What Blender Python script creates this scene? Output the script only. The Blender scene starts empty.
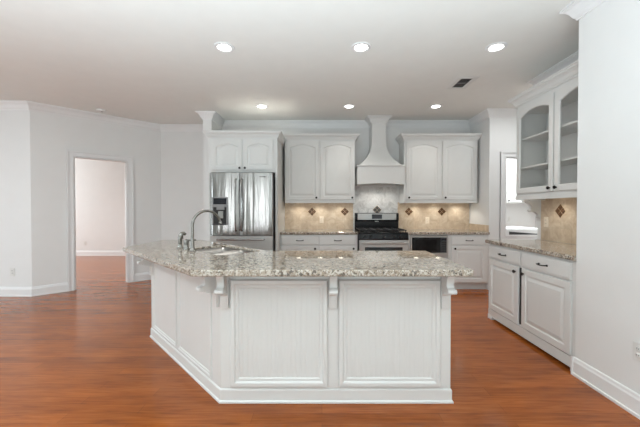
import bpy, bmesh, math, random
from mathutils import Vector, Matrix
PI = math.pi
random.seed(4)
S = bpy.context.scene
C = S.collection

# ------------------------------------------------------------------ camera
H = 2.813          # ceiling height
cam_d = bpy.data.cameras.new('camera')
cam = bpy.data.objects.new('camera', cam_d)
C.objects.link(cam)
cam.location = (0, 0, 1.271)
cam.rotation_euler = (math.radians(90 - 0.79), 0, 0)
cam_d.sensor_width = 36
cam_d.lens = 313.1 / 640 * 36
cam_d.shift_x = -2 / 640
cam_d.clip_start = 0.05
S.camera = cam

# ------------------------------------------------------------------ world, lights, exposure
W = bpy.data.worlds.new('daylight')
S.world = W
W.use_nodes = True
W.node_tree.nodes['Background'].inputs[0].default_value = (0.92, 0.96, 1.0, 1)
W.node_tree.nodes['Background'].inputs[1].default_value = 0.5
S.view_settings.view_transform = 'Standard'
S.view_settings.look = 'None'
S.view_settings.gamma = 1
S.view_settings.exposure = 0.12


def area(name, loc, target, sx, sy, power, col=(1, 1, 1), spread=180):
    d = bpy.data.lights.new(name, 'AREA')
    d.spread = math.radians(spread)
    d.shape = 'RECTANGLE'
    d.size, d.size_y, d.energy, d.color = sx, sy, power, col
    o = bpy.data.objects.new(name, d)
    C.objects.link(o)
    o.location = loc
    o.rotation_euler = (Vector(target) - Vector(loc)).to_track_quat('-Z', 'Y').to_euler()
    return o


for wx in (-3.0, -1.2, 0.6):
    area('added_rear_fill', (wx, -4.42, 1.40), (wx, 5, 1.1), 0.95, 1.8, 20, (0.90, 0.96, 1.0))  # fill lights added behind the camera, at unseen openings
area('added_side_fill', (-8.8, 1.2, 1.35), (0, 1.6, 1.0), 3.6, 1.7, 90, (0.80, 0.92, 1.0))  # added fill from the unseen left side of the room
area('added_ceiling_fill', (-0.7, -0.2, 0.6), (-0.7, -0.1, 2.8), 3.8, 2.0, 158, (0.78, 0.905, 1.0), 150)  # unseen upward fill, added to lift the ceiling
area('added_living_area_fill', (-4.2, 1.6, 2.77), (-4.2, 1.6, 0), 0.6, 0.6, 54, (0.80, 0.92, 1.0))  # added to brighten the left walls, no fixture there
area('added_far_room_side_fill', (-8.8, 7.2, 1.5), (-4, 7.2, 1.2), 1.6, 1.7, 85, (0.90, 0.96, 1.0))  # added fill lighting the far room from out of view
area('added_far_room_floor_fill', (-4.9, 6.7, 2.77), (-4.9, 6.7, 0), 2.2, 1.4, 20, (0.88, 0.96, 1.0), 110)  # added downward fill to brighten the far room floor
area('added_laundry_fill', (3.5, 6.0, 2.7), (3.5, 6.0, 0), 0.7, 0.7, 46, (0.92, 0.97, 1))  # unseen source added to keep the laundry room bright
area('added_passage_fill', (2.95, 4.1, 2.76), (2.95, 4.1, 0), 0.5, 0.5, 8, (0.95, 0.98, 1))  # added fill to brighten the wall face at the passage


# ------------------------------------------------------------------ materials
def srgb(r, g, b):
    f = lambda c: (c / 255 / 12.92) if c / 255 <= 0.04045 else ((c / 255 + 0.055) / 1.055) ** 2.4
    return (f(r), f(g), f(b), 1)


class NT:
    def __init__(s, name):
        m = bpy.data.materials.new(name)
        m.use_nodes = True
        s.m, s.t = m, m.node_tree
        s.b = s.t.nodes['Principled BSDF']

    def n(s, typ, **kw):
        nd = s.t.nodes.new(typ)
        for k, v in kw.items():
            if k in nd.inputs.keys():
                nd.inputs[k].default_value = v
            else:
                setattr(nd, k, v)
        return nd

    def l(s, a, b):
        s.t.links.new(a, b)

    def coords(s, scale=(1, 1, 1), rot=(0, 0, 0)):
        tc = s.n('ShaderNodeTexCoord')
        mp = s.n('ShaderNodeMapping')
        mp.inputs['Scale'].default_value = scale
        mp.inputs['Rotation'].default_value = rot
        s.l(tc.outputs['Object'], mp.inputs['Vector'])
        return mp.outputs['Vector']

    def ramp(s, fac, stops, const=False):
        r = s.n('ShaderNodeValToRGB')
        if const:
            r.color_ramp.interpolation = 'CONSTANT'
        el = r.color_ramp.elements
        while len(el) < len(stops):
            el.new(0.5)
        for e, (p, c) in zip(el, stops):
            e.position, e.color = p, c
        s.l(fac, r.inputs['Fac'])
        return r.outputs['Color']

    def mix(s, fac, a, b, blend='MIX'):
        m = s.n('ShaderNodeMix', data_type='RGBA', blend_type=blend)
        for sock, v in ((m.inputs[0], fac), (m.inputs[6], a), (m.inputs[7], b)):
            if isinstance(v, (int, float, tuple)):
                sock.default_value = v
            else:
                s.l(v, sock)
        return m.outputs[2]

    def bump(s, h, strength=0.1, dist=0.01):
        b = s.n('ShaderNodeBump', Strength=strength, Distance=dist)
        s.l(h, b.inputs['Height'])
        s.l(b.outputs['Normal'], s.b.inputs['Normal'])


def plain(name, col, rough=0.5, metal=0.0, spec=None, var=0.02, scale=6, bump=0.0):
    k = NT(name)
    no = k.n('ShaderNodeTexNoise', Scale=scale, Detail=3.0)
    k.l(k.coords(), no.inputs['Vector'])
    d = tuple(max(0, c * (1 - var)) for c in col[:3]) + (1,)
    u = tuple(min(1, c * (1 + var)) for c in col[:3]) + (1,)
    k.l(k.ramp(no.outputs['Fac'], [(0.3, d), (0.7, u)]), k.b.inputs['Base Color'])
    k.b.inputs['Roughness'].default_value = rough
    k.b.inputs['Metallic'].default_value = metal
    if spec is not None:
        k.b.inputs['Specular IOR Level'].default_value = spec
    if bump:
        n2 = k.n('ShaderNodeTexNoise', Scale=180.0)
        k.l(k.coords(), n2.inputs['Vector'])
        k.bump(n2.outputs['Fac'], bump, 0.002)
    return k.m


def emit(name, col, strength):
    k = NT(name)
    k.b.inputs['Base Color'].default_value = (0.9, 0.9, 0.9, 1)
    k.b.inputs['Emission Color'].default_value = col
    k.b.inputs['Emission Strength'].default_value = strength
    return k.m


def wood_floor():
    k = NT('cherry_plank_floor')
    v = k.coords()
    br = k.n('ShaderNodeTexBrick', offset=0.37, offset_frequency=2)
    for a, b in (('Scale', 1.0), ('Brick Width', 1.15), ('Row Height', 0.092), ('Mortar Size', 0.0012), ('Bias', 0.0)):
        br.inputs[a].default_value = b
    br.inputs['Color1'].default_value = (0, 0, 0, 1)
    br.inputs['Color2'].default_value = (1, 1, 1, 1)
    br.inputs['Mortar'].default_value = (0.4, 0.4, 0.4, 1)
    k.l(v, br.inputs['Vector'])
    g = k.n('ShaderNodeTexNoise', Scale=5.0, Detail=6.0, Roughness=0.6, Distortion=0.6)
    k.l(k.coords((0.7, 9, 1)), g.inputs['Vector'])
    big = k.n('ShaderNodeTexNoise', Scale=2.2, Detail=3.0)
    k.l(k.coords((0.8, 2.5, 1)), big.inputs['Vector'])
    base = k.ramp(g.outputs['Fac'], [(0.2, FLOOR[0]), (0.5, FLOOR[1]), (0.84, FLOOR[2])])
    plank = k.ramp(br.outputs['Color'], [(0, (0.84, 0.82, 0.80, 1)), (1, (1.10, 1.10, 1.10, 1))])
    col = k.mix(1.0, base, plank, 'MULTIPLY')
    bigc = k.ramp(big.outputs['Fac'], [(0.3, (0.8, 0.78, 0.76, 1)), (0.65, (1.08, 1.08, 1.08, 1))])
    col = k.mix(1.0, col, bigc, 'MULTIPLY')
    col = k.mix(k.ramp(br.outputs['Fac'], [(0, (0, 0, 0, 1)), (1, (0.7, 0.7, 0.7, 1))]), col, FLOOR[3])
    k.l(col, k.b.inputs['Base Color'])
    k.b.inputs['Roughness'].default_value = 0.2
    k.b.inputs['Specular IOR Level'].default_value = 0.36
    k.bump(g.outputs['Fac'], 0.03, 0.004)
    return k.m


FLOOR = (srgb(122, 60, 20), srgb(158, 85, 32), srgb(182, 108, 50), srgb(100, 50, 20))


def granite():
    k = NT('speckled_granite')
    v = k.coords()
    n1 = k.n('ShaderNodeTexNoise', Scale=22.0, Detail=5.0, Roughness=0.65, Distortion=0.5)
    k.l(v, n1.inputs['Vector'])
    base = k.ramp(n1.outputs['Fac'], [(0.30, srgb(150, 132, 112)), (0.45, srgb(184, 170, 152)), (0.58, srgb(204, 194, 180)), (0.75, srgb(166, 148, 128))])
    wv = k.n('ShaderNodeTexNoise', Scale=30.0, Detail=2.0)
    k.l(v, wv.inputs['Vector'])
    vv = k.mix(0.06, v, wv.outputs['Color'])
    vo = k.n('ShaderNodeTexVoronoi', Scale=110.0)
    k.l(vv, vo.inputs['Vector'])
    sp = k.n('ShaderNodeSeparateColor')
    k.l(vo.outputs['Color'], sp.inputs['Color'])
    fl = k.ramp(sp.outputs[0], [(0.0, srgb(56, 50, 46)), (0.11, srgb(112, 92, 74)), (0.20, srgb(156, 139, 122)), (0.36, srgb(194, 184, 170)), (0.60, srgb(232, 229, 222)), (0.86, srgb(170, 163, 154))], True)
    col = k.mix(0.68, base, fl)
    vo2 = k.n('ShaderNodeTexVoronoi', Scale=55.0)
    k.l(vv, vo2.inputs['Vector'])
    s2 = k.n('ShaderNodeSeparateColor')
    k.l(vo2.outputs['Color'], s2.inputs['Color'])
    dk = k.ramp(s2.outputs[1], [(0, (1, 1, 1, 1)), (0.07, (0, 0, 0, 1))], True)
    md = k.n('ShaderNodeMath', operation='MULTIPLY')
    k.l(dk, md.inputs[0])
    md.inputs[1].default_value = 0.75
    col = k.mix(md.outputs[0], col, srgb(74, 66, 60))
    col = k.mix(1.0, col, (0.80, 0.77, 0.74, 1), 'MULTIPLY')
    k.l(col, k.b.inputs['Base Color'])
    k.b.inputs['Specular IOR Level'].default_value = 0.65
    k.b.inputs['Roughness'].default_value = 0.03
    return k.m


def travertine(name, tones, diag):
    k = NT(name)
    # tiles lie in the vertical plane: use x+y as the horizontal axis
    tc = k.n('ShaderNodeTexCoord')
    sx = k.n('ShaderNodeSeparateXYZ')
    k.l(tc.outputs['Object'], sx.inputs[0])
    ad = k.n('ShaderNodeMath', operation='ADD')
    k.l(sx.outputs[0], ad.inputs[0])
    k.l(sx.outputs[1], ad.inputs[1])
    cb = k.n('ShaderNodeCombineXYZ')
    k.l(ad.outputs[0], cb.inputs[0])
    k.l(sx.outputs[2], cb.inputs[1])
    mp = k.n('ShaderNodeMapping')
    mp.inputs['Rotation'].default_value = (0, 0, PI / 4 if diag else 0)
    k.l(cb.outputs[0], mp.inputs['Vector'])
    br = k.n('ShaderNodeTexBrick', offset=0.0)
    for a, b in (('Scale', 1.0), ('Brick Width', 0.152), ('Row Height', 0.152), ('Mortar Size', 0.0016), ('Mortar Smooth', 0.2)):
        br.inputs[a].default_value = b
    br.inputs['Color1'].default_value = (0.93, 0.93, 0.93, 1)
    br.inputs['Color2'].default_value = (1.05, 1.05, 1.05, 1)
    br.inputs['Mortar'].default_value = (0.86, 0.84, 0.8, 1)
    k.l(mp.outputs[0], br.inputs['Vector'])
    n1 = k.n('ShaderNodeTexNoise', Scale=9.0, Detail=7.0, Roughness=0.68, Distortion=1.0)
    k.l(tc.outputs['Object'], n1.inputs['Vector'])
    base = k.ramp(n1.outputs['Fac'], [(0.28, tones[0]), (0.5, tones[1]), (0.72, tones[2])])
    k.l(k.mix(1.0, base, br.outputs['Color'], 'MULTIPLY'), k.b.inputs['Base Color'])
    k.b.inputs['Roughness'].default_value = 0.38
    k.bump(br.outputs['Fac'], -0.15, 0.002)
    return k.m


def steel(name, col, rough, vertical=True, wave=0.0):
    k = NT(name)
    n1 = k.n('ShaderNodeTexNoise', Scale=4.0, Detail=4.0)
    k.l(k.coords((60, 60, 0.6) if vertical else (0.8, 0.8, 70)), n1.inputs['Vector'])
    a = tuple(c * 0.85 for c in col[:3]) + (1,)
    c1 = k.ramp(n1.outputs['Fac'], [(0.3, a), (0.7, col)])
    k.b.inputs['Metallic'].default_value = 1.0
    k.b.inputs['Roughness'].default_value = rough
    if wave:
        n2 = k.n('ShaderNodeTexNoise', Scale=5.0, Detail=2.5, Distortion=0.2)
        k.l(k.coords((1.6, 1.6, 0.10)), n2.inputs['Vector'])
        k.bump(n2.outputs['Fac'], wave, 0.05)
    else:
        k.bump(n1.outputs['Fac'], 0.02, 0.001)
    k.l(c1, k.b.inputs['Base Color'])
    return k.m


def glass(name):
    k = NT(name)
    tr = k.n('ShaderNodeBsdfTransparent')
    tr.inputs[0].default_value = (0.975, 0.975, 0.97, 1)
    gl = k.n('ShaderNodeBsdfGlossy')
    gl.inputs['Roughness'].default_value = 0.03
    lw = k.n('ShaderNodeLayerWeight', Blend=0.25)
    mu = k.n('ShaderNodeMath', operation='MULTIPLY')
    k.l(lw.outputs['Facing'], mu.inputs[0])
    mu.inputs[1].default_value = 0.22
    mx = k.n('ShaderNodeMixShader')
    k.l(mu.outputs[0], mx.inputs[0])
    k.l(tr.outputs[0], mx.inputs[1])
    k.l(gl.outputs[0], mx.inputs[2])
    k.l(mx.outputs[0], k.t.nodes['Material Output'].inputs['Surface'])
    return k.m


M = dict(
    wall=plain('white_wall_paint', srgb(232, 232, 230), 0.75, var=0.008, bump=0.02),
    ceiling=plain('white_ceiling_paint', srgb(238, 238, 233), 0.9, var=0.01, bump=0.03),
    trim=plain('white_trim_enamel', srgb(236, 236, 235), 0.38, var=0.006),
    cab=plain('white_cabinet_enamel', srgb(222, 222, 219), 0.36, var=0.008),
    inside=plain('cabinet_interior_paint', srgb(226, 226, 224), 0.5, var=0.01),
    floor=wood_floor(),
    bounce_carpet=plain('added_pale_bounce_carpet', srgb(214, 214, 210), 0.95, var=0.03, scale=40),  # pale material for the unseen floor added to bounce light
    granite=granite(),
    tile=travertine('travertine_tile', (srgb(186, 162, 136), srgb(205, 185, 160), srgb(222, 207, 187)), False),
    pale_tile=travertine('pale_stone_tile', (srgb(176, 174, 170), srgb(212, 211, 208), srgb(232, 231, 228)), True),
    steel=steel('brushed_stainless', srgb(158, 156, 153), 0.22),
    fridge=steel('fridge_stainless', srgb(176, 174, 171), 0.17, wave=0.35),
    steel_h=steel('brushed_stainless_horizontal', srgb(192, 191, 188), 0.45, False),
    chrome=steel('satin_nickel', srgb(146, 144, 139), 0.22),
    sink=steel('satin_sink_steel', srgb(160, 159, 156), 0.32, False),
    black=plain('black_enamel', srgb(14, 14, 15), 0.22, spec=0.3, var=0.05),
    iron=plain('cast_iron', srgb(24, 24, 25), 0.5, var=0.1),
    bronze=plain('dark_bronze', srgb(38, 33, 30), 0.35, metal=0.6, var=0.1),
    blackglass=plain('black_glass', srgb(14, 15, 17), 0.05, var=0.02),
    dark=plain('dark_recess', srgb(44, 43, 42), 0.7, var=0.05),
    dkgrey=plain('dark_grey_plastic', srgb(62, 62, 64), 0.4, var=0.04),
    grey=plain('grey_plastic', srgb(140, 140, 140), 0.4, var=0.03),
    plate=plain('white_plastic', srgb(226, 226, 222), 0.35, var=0.01),
    beige_plate=plain('beige_plastic', srgb(238, 224, 204), 0.4, var=0.01),
    slate=plain('brown_mosaic_stone', srgb(92, 62, 36), 0.35, var=0.4, scale=45),
    slate_grey=plain('grey_mosaic_stone', srgb(84, 80, 76), 0.35, var=0.35, scale=45),
    slate_edge=plain('tan_mosaic_border', srgb(206, 180, 146), 0.4, var=0.2, scale=50),
    glass=glass('clear_pane'),
    lens=emit('lit_lamp_lens', (1.0, 0.97, 0.92, 1), 9.0),
    puck=emit('lit_puck_lens', (1.0, 0.9, 0.75, 1), 6.0),
    display=plain('display_glass', srgb(22, 24, 34), 0.1, var=0.02),
    white_app=plain('white_appliance_enamel', srgb(240, 240, 240), 0.25, var=0.005),
)


# ------------------------------------------------------------------ mesh builder
class MB:
    def __init__(s):
        s.bm = bmesh.new()
        s.round = False

    def box(s, x0, x1, y0, y1, z0, z1, bev=0.0, seg=2):
        vs = [s.bm.verts.new((x, y, z)) for x in (x0, x1) for y in (y0, y1) for z in (z0, z1)]
        q = [(0, 1, 3, 2), (4, 6, 7, 5), (0, 4, 5, 1), (2, 3, 7, 6), (0, 2, 6, 4), (1, 5, 7, 3)]
        fs = [s.bm.faces.new([vs[i] for i in f]) for f in q]
        if bev:
            es = {e for f in fs for e in f.edges}
            bmesh.ops.bevel(s.bm, geom=list(es), offset=bev, segments=seg, profile=0.5, affect='EDGES')
        return s

    def loft(s, loops, cap0=True, cap1=True, ring=False):
        L = [[s.bm.verts.new(p) for p in lp] for lp in loops]
        n = len(L[0])
        pairs = list(zip(L, L[1:]))
        if ring:
            pairs.append((L[-1], L[0]))
        for a, b in pairs:
            for i in range(n):
                j = (i + 1) % n
                try:
                    s.bm.faces.new((a[i], a[j], b[j], b[i]))
                except ValueError:
                    pass
        if not ring:
            if cap0:
                s.bm.faces.new(L[0])
            if cap1:
                s.bm.faces.new(L[-1][::-1])
        return s

    def prism(s, poly, z0, z1, axis='z'):
        def mk(z):
            if axis == 'z':
                return [(a, b, z) for a, b in poly]
            if axis == 'x':      # poly in (y, z)
                return [(z, a, b) for a, b in poly]
            return [(a, z, b) for a, b in poly]   # axis y: poly in (x, z)
        return s.loft([mk(z0), mk(z1)])

    def tube(s, pts, r, n=12, cap=True):
        s.round = True
        pts = [Vector(p) for p in pts]
        rs = r if isinstance(r, (list, tuple)) else [r] * len(pts)
        loops = []
        up = None
        for i, p in enumerate(pts):
            d = (pts[min(i + 1, len(pts) - 1)] - pts[max(i - 1, 0)]).normalized()
            if up is None:
                up = Vector((0, 0, 1)) if abs(d.z) < 0.9 else Vector((1, 0, 0))
            a = d.cross(up).normalized()
            up = a.cross(d).normalized()
            loops.append([tuple(p + (a * math.cos(t) + up * math.sin(t)) * rs[i]) for t in [2 * PI * k / n for k in range(n)]])
        return s.loft(loops, cap, cap)

    def lathe(s, prof, c=(0, 0, 0), axis=(0, 0, 1), n=20):
        """prof: (radius, height along axis)"""
        s.round = True
        ax = Vector(axis).normalized()
        u = ax.orthogonal().normalized()
        w = ax.cross(u)
        c = Vector(c)
        loops = [[tuple(c + ax * h + (u * math.cos(2 * PI * k / n) + w * math.sin(2 * PI * k / n)) * max(r, 1e-4)) for k in range(n)] for r, h in prof]
        return s.loft(loops)

    def sweep(s, path, prof):
        """profile (out, z) swept along a plan path, out = to the right of travel, mitred"""
        P = [Vector((p[0], p[1])) for p in path]
        loops = []
        for i, p in enumerate(P):
            ns = []
            if i > 0:
                d = (P[i] - P[i - 1]).normalized()
                ns.append(Vector((d.y, -d.x)))
            if i < len(P) - 1:
                d = (P[i + 1] - P[i]).normalized()
                ns.append(Vector((d.y, -d.x)))
            if len(ns) == 2:
                m = (ns[0] + ns[1]).normalized()
                m = m / max(0.2, m.dot(ns[0]))
            else:
                m = ns[0]
            loops.append([(p.x + m.x * o, p.y + m.y * o, z) for o, z in prof])
        return s.loft(loops)

    def build(s, name, mat, parent=None, label=None, smooth=None, kind=None):
        smooth = smooth or (35 if s.round else 12)
        bmesh.ops.remove_doubles(s.bm, verts=s.bm.verts, dist=1e-6)
        bmesh.ops.recalc_face_normals(s.bm, faces=s.bm.faces)
        me = bpy.data.meshes.new(name)
        s.bm.to_mesh(me)
        s.bm.free()
        me.materials.append(mat)
        me.shade_smooth()
        me.set_sharp_from_angle(angle=math.radians(smooth))
        o = bpy.data.objects.new(name, me)
        C.objects.link(o)
        if parent:
            o.parent = parent
        if label:
            o['label'] = label
        if kind:
            o['kind'] = kind
        return o


def thing(name, label, cat, loc=(0, 0, 0), rz=0.0, group=None):
    o = bpy.data.objects.new(name, None)
    o.empty_display_size = 0.1
    C.objects.link(o)
    o.location = loc
    o.rotation_euler = (0, 0, rz)
    tag(o, label, cat, group)
    return o


def tag(o, label, cat, group=None):
    o['label'] = label
    o['category'] = cat
    if group:
        o['group'] = group
    return o


def struct(name, mb, mat, parent=None, label=None):
    return mb.build(name, mat, parent, label, kind='structure')


def copy_tree(o, parent=None):
    c = o.copy()
    C.objects.link(c)
    if parent:
        c.parent = parent
    for ch in list(o.children):
        copy_tree(ch, c)
    return c


# ------------------------------------------------------------------ room shell
A = Vector((-4.23, 4.552))
B = Vector((-2.97, 5.787))
BY = B.y
dA = (B - A).normalized()
nA = Vector((-dA.y, dA.x))          # away from the kitchen
LA = (B - A).length
NL, NR = -1.765, 2.614              # niche side walls
BW = 5.54                           # back wall of the kitchen
CF = 5.02                           # face of the fridge-side stub wall
PF = 4.90                           # face of the passage wall
RX, RY0, RY1 = 1.942, 2.386, 3.74   # near right wall face, its corner, end of the tiled wall
TX = 2.575                          # tiled right wall face
OA0, OA1, OZ = 0.487, 1.228, 2.10   # doorway in the angled wall
P0, P1 = 2.865, 3.63                # doorway in the passage wall


def onA(t, off=0.0):
    p = A + dA * t + nA * off
    return (p.x, p.y)


struct('floor', MB().box(-9.2, 5.0, 0.6, 8.7, -0.06, 0), M['floor'])
struct('floor_added_bounce', MB().box(-9.2, 5.0, -4.8, 0.6, -0.06, 0.0), M['bounce_carpet'])  # unseen pale floor, added to keep the bounced light neutral
struct('ceiling', MB().box(-9.2, 5.0, -4.8, 8.7, H, H + 0.08), M['ceiling'])
struct('wall_left', MB().box(-9.05, A.x, A.y, A.y + 0.12, 0, H), M['wall'])
m = MB()
m.prism([onA(0), onA(OA0), onA(OA0, 0.12), onA(-0.05, 0.12)], 0, H)
m.prism([onA(OA1), onA(LA), onA(LA + 0.05, 0.12), onA(OA1, 0.12)], 0, H)
m.prism([onA(OA0), onA(OA1), onA(OA1, 0.12), onA(OA0, 0.12)], OZ, H)
struct('wall_angled', m, M['wall'])
struct('wall_back_left', MB().box(B.x, NL - 0.135, BY, BY + 0.12, 0, H), M['wall'])
struct('wall_fridge_side', MB().box(NL - 0.135, NL, CF, BY + 0.12, 0, H), M['wall'])
struct('wall_back', MB().box(NL, NR, BW, BY + 0.12, 0, H), M['wall'])
struct('wall_niche_right', MB().box(NR, NR + 0.12, PF, BY + 0.12, 0, H), M['wall'])
m = MB()
m.box(NR + 0.12, P0, PF, PF + 0.12, 0, H)
m.box(P1, 4.6, PF, PF + 0.12, 0, H)
m.box(P0, P1, PF, PF + 0.12, 2.085, H)
struct('wall_passage', m, M['wall'])
struct('wall_passage_end', MB().box(4.6, 4.72, RY1 - 0.4, PF + 0.12, 0, H), M['wall'])
struct('wall_right_tiled', MB().box(TX, TX + 0.12, RY0, RY1, 0, H), M['wall'])
struct('wall_passage_near', MB().box(TX + 0.12, 4.6, RY1 - 0.12, RY1, 0, H), M['wall'])
struct('wall_right', MB().box(RX, TX + 0.12, -4.6, RY0, 0, H), M['wall'])
# far room behind the angled doorway
struct('wall_far_room', MB().box(-9.05, -2.9, 8.52, 8.64, 0, H), M['wall'])
struct('wall_far_room_right', MB().box(-3.02, -2.9, BY + 0.12, 8.52, 0, H), M['wall'])
m = MB()
m.box(-9.05, -8.93, -4.6, 0.0, 0, H)
m.box(-9.05, -8.93, 3.0, 6.3, 0, H)
m.box(-9.05, -8.93, 8.1, 8.64, 0, H)
m.box(-9.05, -8.93, 0.0, 3.0, 0, 0.5)
m.box(-9.05, -8.93, 0.0, 3.0, 2.4, H)
m.box(-9.05, -8.93, 6.3, 8.1, 0, 0.6)
m.box(-9.05, -8.93, 6.3, 8.1, 2.4, H)
struct('wall_far_left', m, M['wall'])
m = MB()
m.box(-9.05, -3.5, -4.6, -4.48, 0, H)
m.box(1.1, RX, -4.6, -4.48, 0, H)
for a_, b_ in ((-2.5, -1.7), (-0.7, 0.1)):
    m.box(a_, b_, -4.6, -4.48, 0.45, 2.35)
m.box(-3.5, 1.1, -4.6, -4.48, 0, 0.45)
m.box(-3.5, 1.1, -4.6, -4.48, 2.35, H)
struct('wall_rear', m, M['wall'])


def window(name, along, a0, a1, z0, z1, at, n):
    m = MB()
    def b(u0, u1, w0, w1, d0, d1):
        if along == 'x':
            m.box(u0, u1, at + d0, at + d1, w0, w1)
        else:
            m.box(at + d0, at + d1, u0, u1, w0, w1)
    b(a0, a1, z0, z0 + 0.06, -0.03, 0.03)
    b(a0, a1, z1 - 0.06, z1, -0.03, 0.03)
    for k in range(n + 1):
        u = a0 + (a1 - a0 - 0.06) * k / n
        b(u, u + 0.06, z0 + 0.06, z1 - 0.06, -0.03, 0.03)
    b(a0 + 0.06, a1 - 0.06, (z0 + z1) / 2 - 0.02, (z0 + z1) / 2 + 0.02, -0.02, 0.02)
    return struct(name, m, M['trim'])


window('added_window_1', 'x', -3.5, -2.5, 0.45, 2.35, -4.54, 1)  # openings added in the unseen rear wall to balance the light
window('added_window_4', 'x', -1.7, -0.7, 0.45, 2.35, -4.54, 1)
window('added_window_5', 'x', 0.1, 1.1, 0.45, 2.35, -4.54, 1)
window('added_window_2', 'y', 0.0, 3.0, 0.5, 2.4, -8.99, 3)  # likewise added, in the unseen left wall
window('added_window_3', 'y', 6.3, 8.1, 0.6, 2.4, -8.99, 2)  # added opening on the unseen side of the far room
# laundry room
struct('wall_laundry_back', MB().box(NR + 0.12, 4.72, 6.75, 6.87, 0, H), M['wall'])
struct('wall_laundry_right', MB().box(4.6, 4.72, PF + 0.12, 6.75, 0, H), M['wall'])
struct('wall_laundry_left', MB().box(NR, NR + 0.12, BY + 0.12, 6.87, 0, H), M['wall'])

CROWN = [(0, H - 0.112), (0.010, H - 0.112), (0.014, H - 0.098), (0.026, H - 0.086), (0.044, H - 0.05), (0.060, H - 0.030),
         (0.072, H - 0.026), (0.076, H - 0.018), (0.086, H - 0.016), (0.088, H - 0.0005), (0, H - 0.0005)]
struct('trim_1', MB().sweep([(-8.9, A.y), A, B, (NL - 0.135, BY), (NL - 0.135, CF), (NL, CF), (NL, BW), (NR, BW), (NR, PF), (4.5, PF)], CROWN), M['trim'])
struct('trim_2', MB().sweep([(4.5, RY1), (TX, RY1), (TX, RY0), (RX, RY0), (RX, -4.4)], CROWN), M['trim'])
BASE = [(0, 0.0005), (0.024, 0.0005), (0.024, 0.018), (0.016, 0.022), (0.016, 0.105), (0.011, 0.118), (0.009, 0.132), (0.004, 0.138), (0, 0.138)]
CW = 0.082
struct('baseboard_left', MB().sweep([(-8.9, A.y), A, onA(OA0 - CW)], BASE), M['trim'])
struct('baseboard_back', MB().sweep([onA(OA1 + CW), B, (NL - 0.135, BY), (NL - 0.135, CF), (NL, CF)], BASE), M['trim'])
struct('baseboard_right', MB().sweep([(RX, RY0 - 0.0), (RX, -4.4)], BASE), M['trim'])
struct('baseboard_passage', MB().sweep([(NR, PF), (P0 - CW, PF)], BASE), M['trim'])
struct('baseboard_far', MB().sweep([(-8.9, 8.52), (-3.02, 8.52)], BASE), M['trim'])
# small return of the near baseboard around the wall corner
struct('trim_3', MB().box(RX - 0.024, RX, RY0, RY0 + 0.012, 0.0005, 0.138), M['trim'])


def casing(name, o, d, n, t0, t1, zt, w=CW, thick=0.12):
    """moulded casing on the kitchen side plus jamb lining; n points into the kitchen"""
    m = MB()
    o, d, n = Vector(o), Vector(d), Vector(n)
    def bx(a0, a1, z0, z1, o0, o1):
        ps = [o + d * a0 + n * o0, o + d * a1 + n * o0, o + d * a1 + n * o1, o + d * a0 + n * o1]
        m.prism([(p.x, p.y) for p in ps], z0, z1)
    for lo, hi, k in ((0.0, w, 0.014), (0.0, 0.012, 0.018), (w - 0.020, w, 0.032)):
        bx(t0 - hi, t0 - lo, 0, zt + hi, 0.0005, k)
        bx(t1 + lo, t1 + hi, 0, zt + hi, 0.0005, k)
        bx(t0 - lo, t1 + lo, zt + lo, zt + hi, 0.0005, k)
    bx(t0 - 0.0, t0 + 0.016, 0, zt, -thick, 0.0005)
    bx(t1 - 0.016, t1 + 0.0, 0, zt, -thick, 0.0005)
    bx(t0 + 0.016, t1 - 0.016, zt - 0.016, zt, -thick, 0.0005)
    bx(t0 + 0.016, t0 + 0.028, 0, zt - 0.016, -0.07, -0.035)
    bx(t1 - 0.028, t1 - 0.016, 0, zt - 0.016, -0.07, -0.035)
    return struct(name, m, M['trim'])


d1 = casing('door_1', A, dA, -nA, OA0, OA1, OZ)
for z in (0.30, 1.09, 1.85):
    p = A + dA * (OA0 + 0.019) + nA * 0.088
    hm = MB()
    hm.tube([(p.x, p.y, z - 0.045), (p.x, p.y, z + 0.045)], 0.006)
    hm.build('hinge', M['bronze'], d1, 'dark door hinge on the jamb')
casing('door_2', (0, PF), (1, 0), (0, -1), P0, P1, 2.085)

# ------------------------------------------------------------------ backsplash tiling (part of the walls)
CT = 0.914     # countertop height
UB = 1.372     # underside of the wall cabinets
struct('wall_back_tile', MB().box(-0.655, 0.548, BW - 0.012, BW - 0.0005, CT, UB + 0.02).box(1.335, NR - 0.013, BW - 0.012, BW - 0.0005, CT, UB + 0.02), M['tile'])
struct('wall_range_tile', MB().box(0.548, 1.335, BW - 0.012, BW - 0.0005, 0.6, 1.66), M['pale_tile'])
struct('wall_right_tile', MB().box(TX - 0.012, TX - 0.0005, RY0 + 0.001, 3.665, CT, 1.40), M['tile'])
struct('wall_niche_tile', MB().box(NR - 0.012, NR - 0.0005, 4.90, BW - 0.001, CT, CT + 0.105), M['tile'])


def mosaic(label, loc, rz, group, chip='slate'):
    m = MB()
    r = 0.076
    for cx, cz in ((0, 1), (0, -1), (1, 0), (-1, 0)):
        c = (cx * r * 0.5, cz * r * 0.5)
        h = r * 0.465
        m.loft([[(c[0] + a * h * k, y, c[1] + b * h * k) for a, b in ((1, 0), (0, 1), (-1, 0), (0, -1))] for y, k in ((0, 1), (-0.004, 1), (-0.006, 0.9))])
    o = bpy.data.objects.new('mosaic_tile_inset', None)
    C.objects.link(o)
    o.location = loc
    o.rotation_euler = (0, 0, rz)
    tag(o, label, 'tile inset', group)
    m.build('stone_chip', M[chip], o)
    MB().loft([[(a * r * k, y, b * r * k) for a, b in ((1, 0), (0, 1), (-1, 0), (0, -1))] for y, k in ((0, 1.04), (-0.002, 1.04))]).build('border', M['slate_edge'], o)
    return o


# ------------------------------------------------------------------ cabinetry helpers
NA = 13


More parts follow.
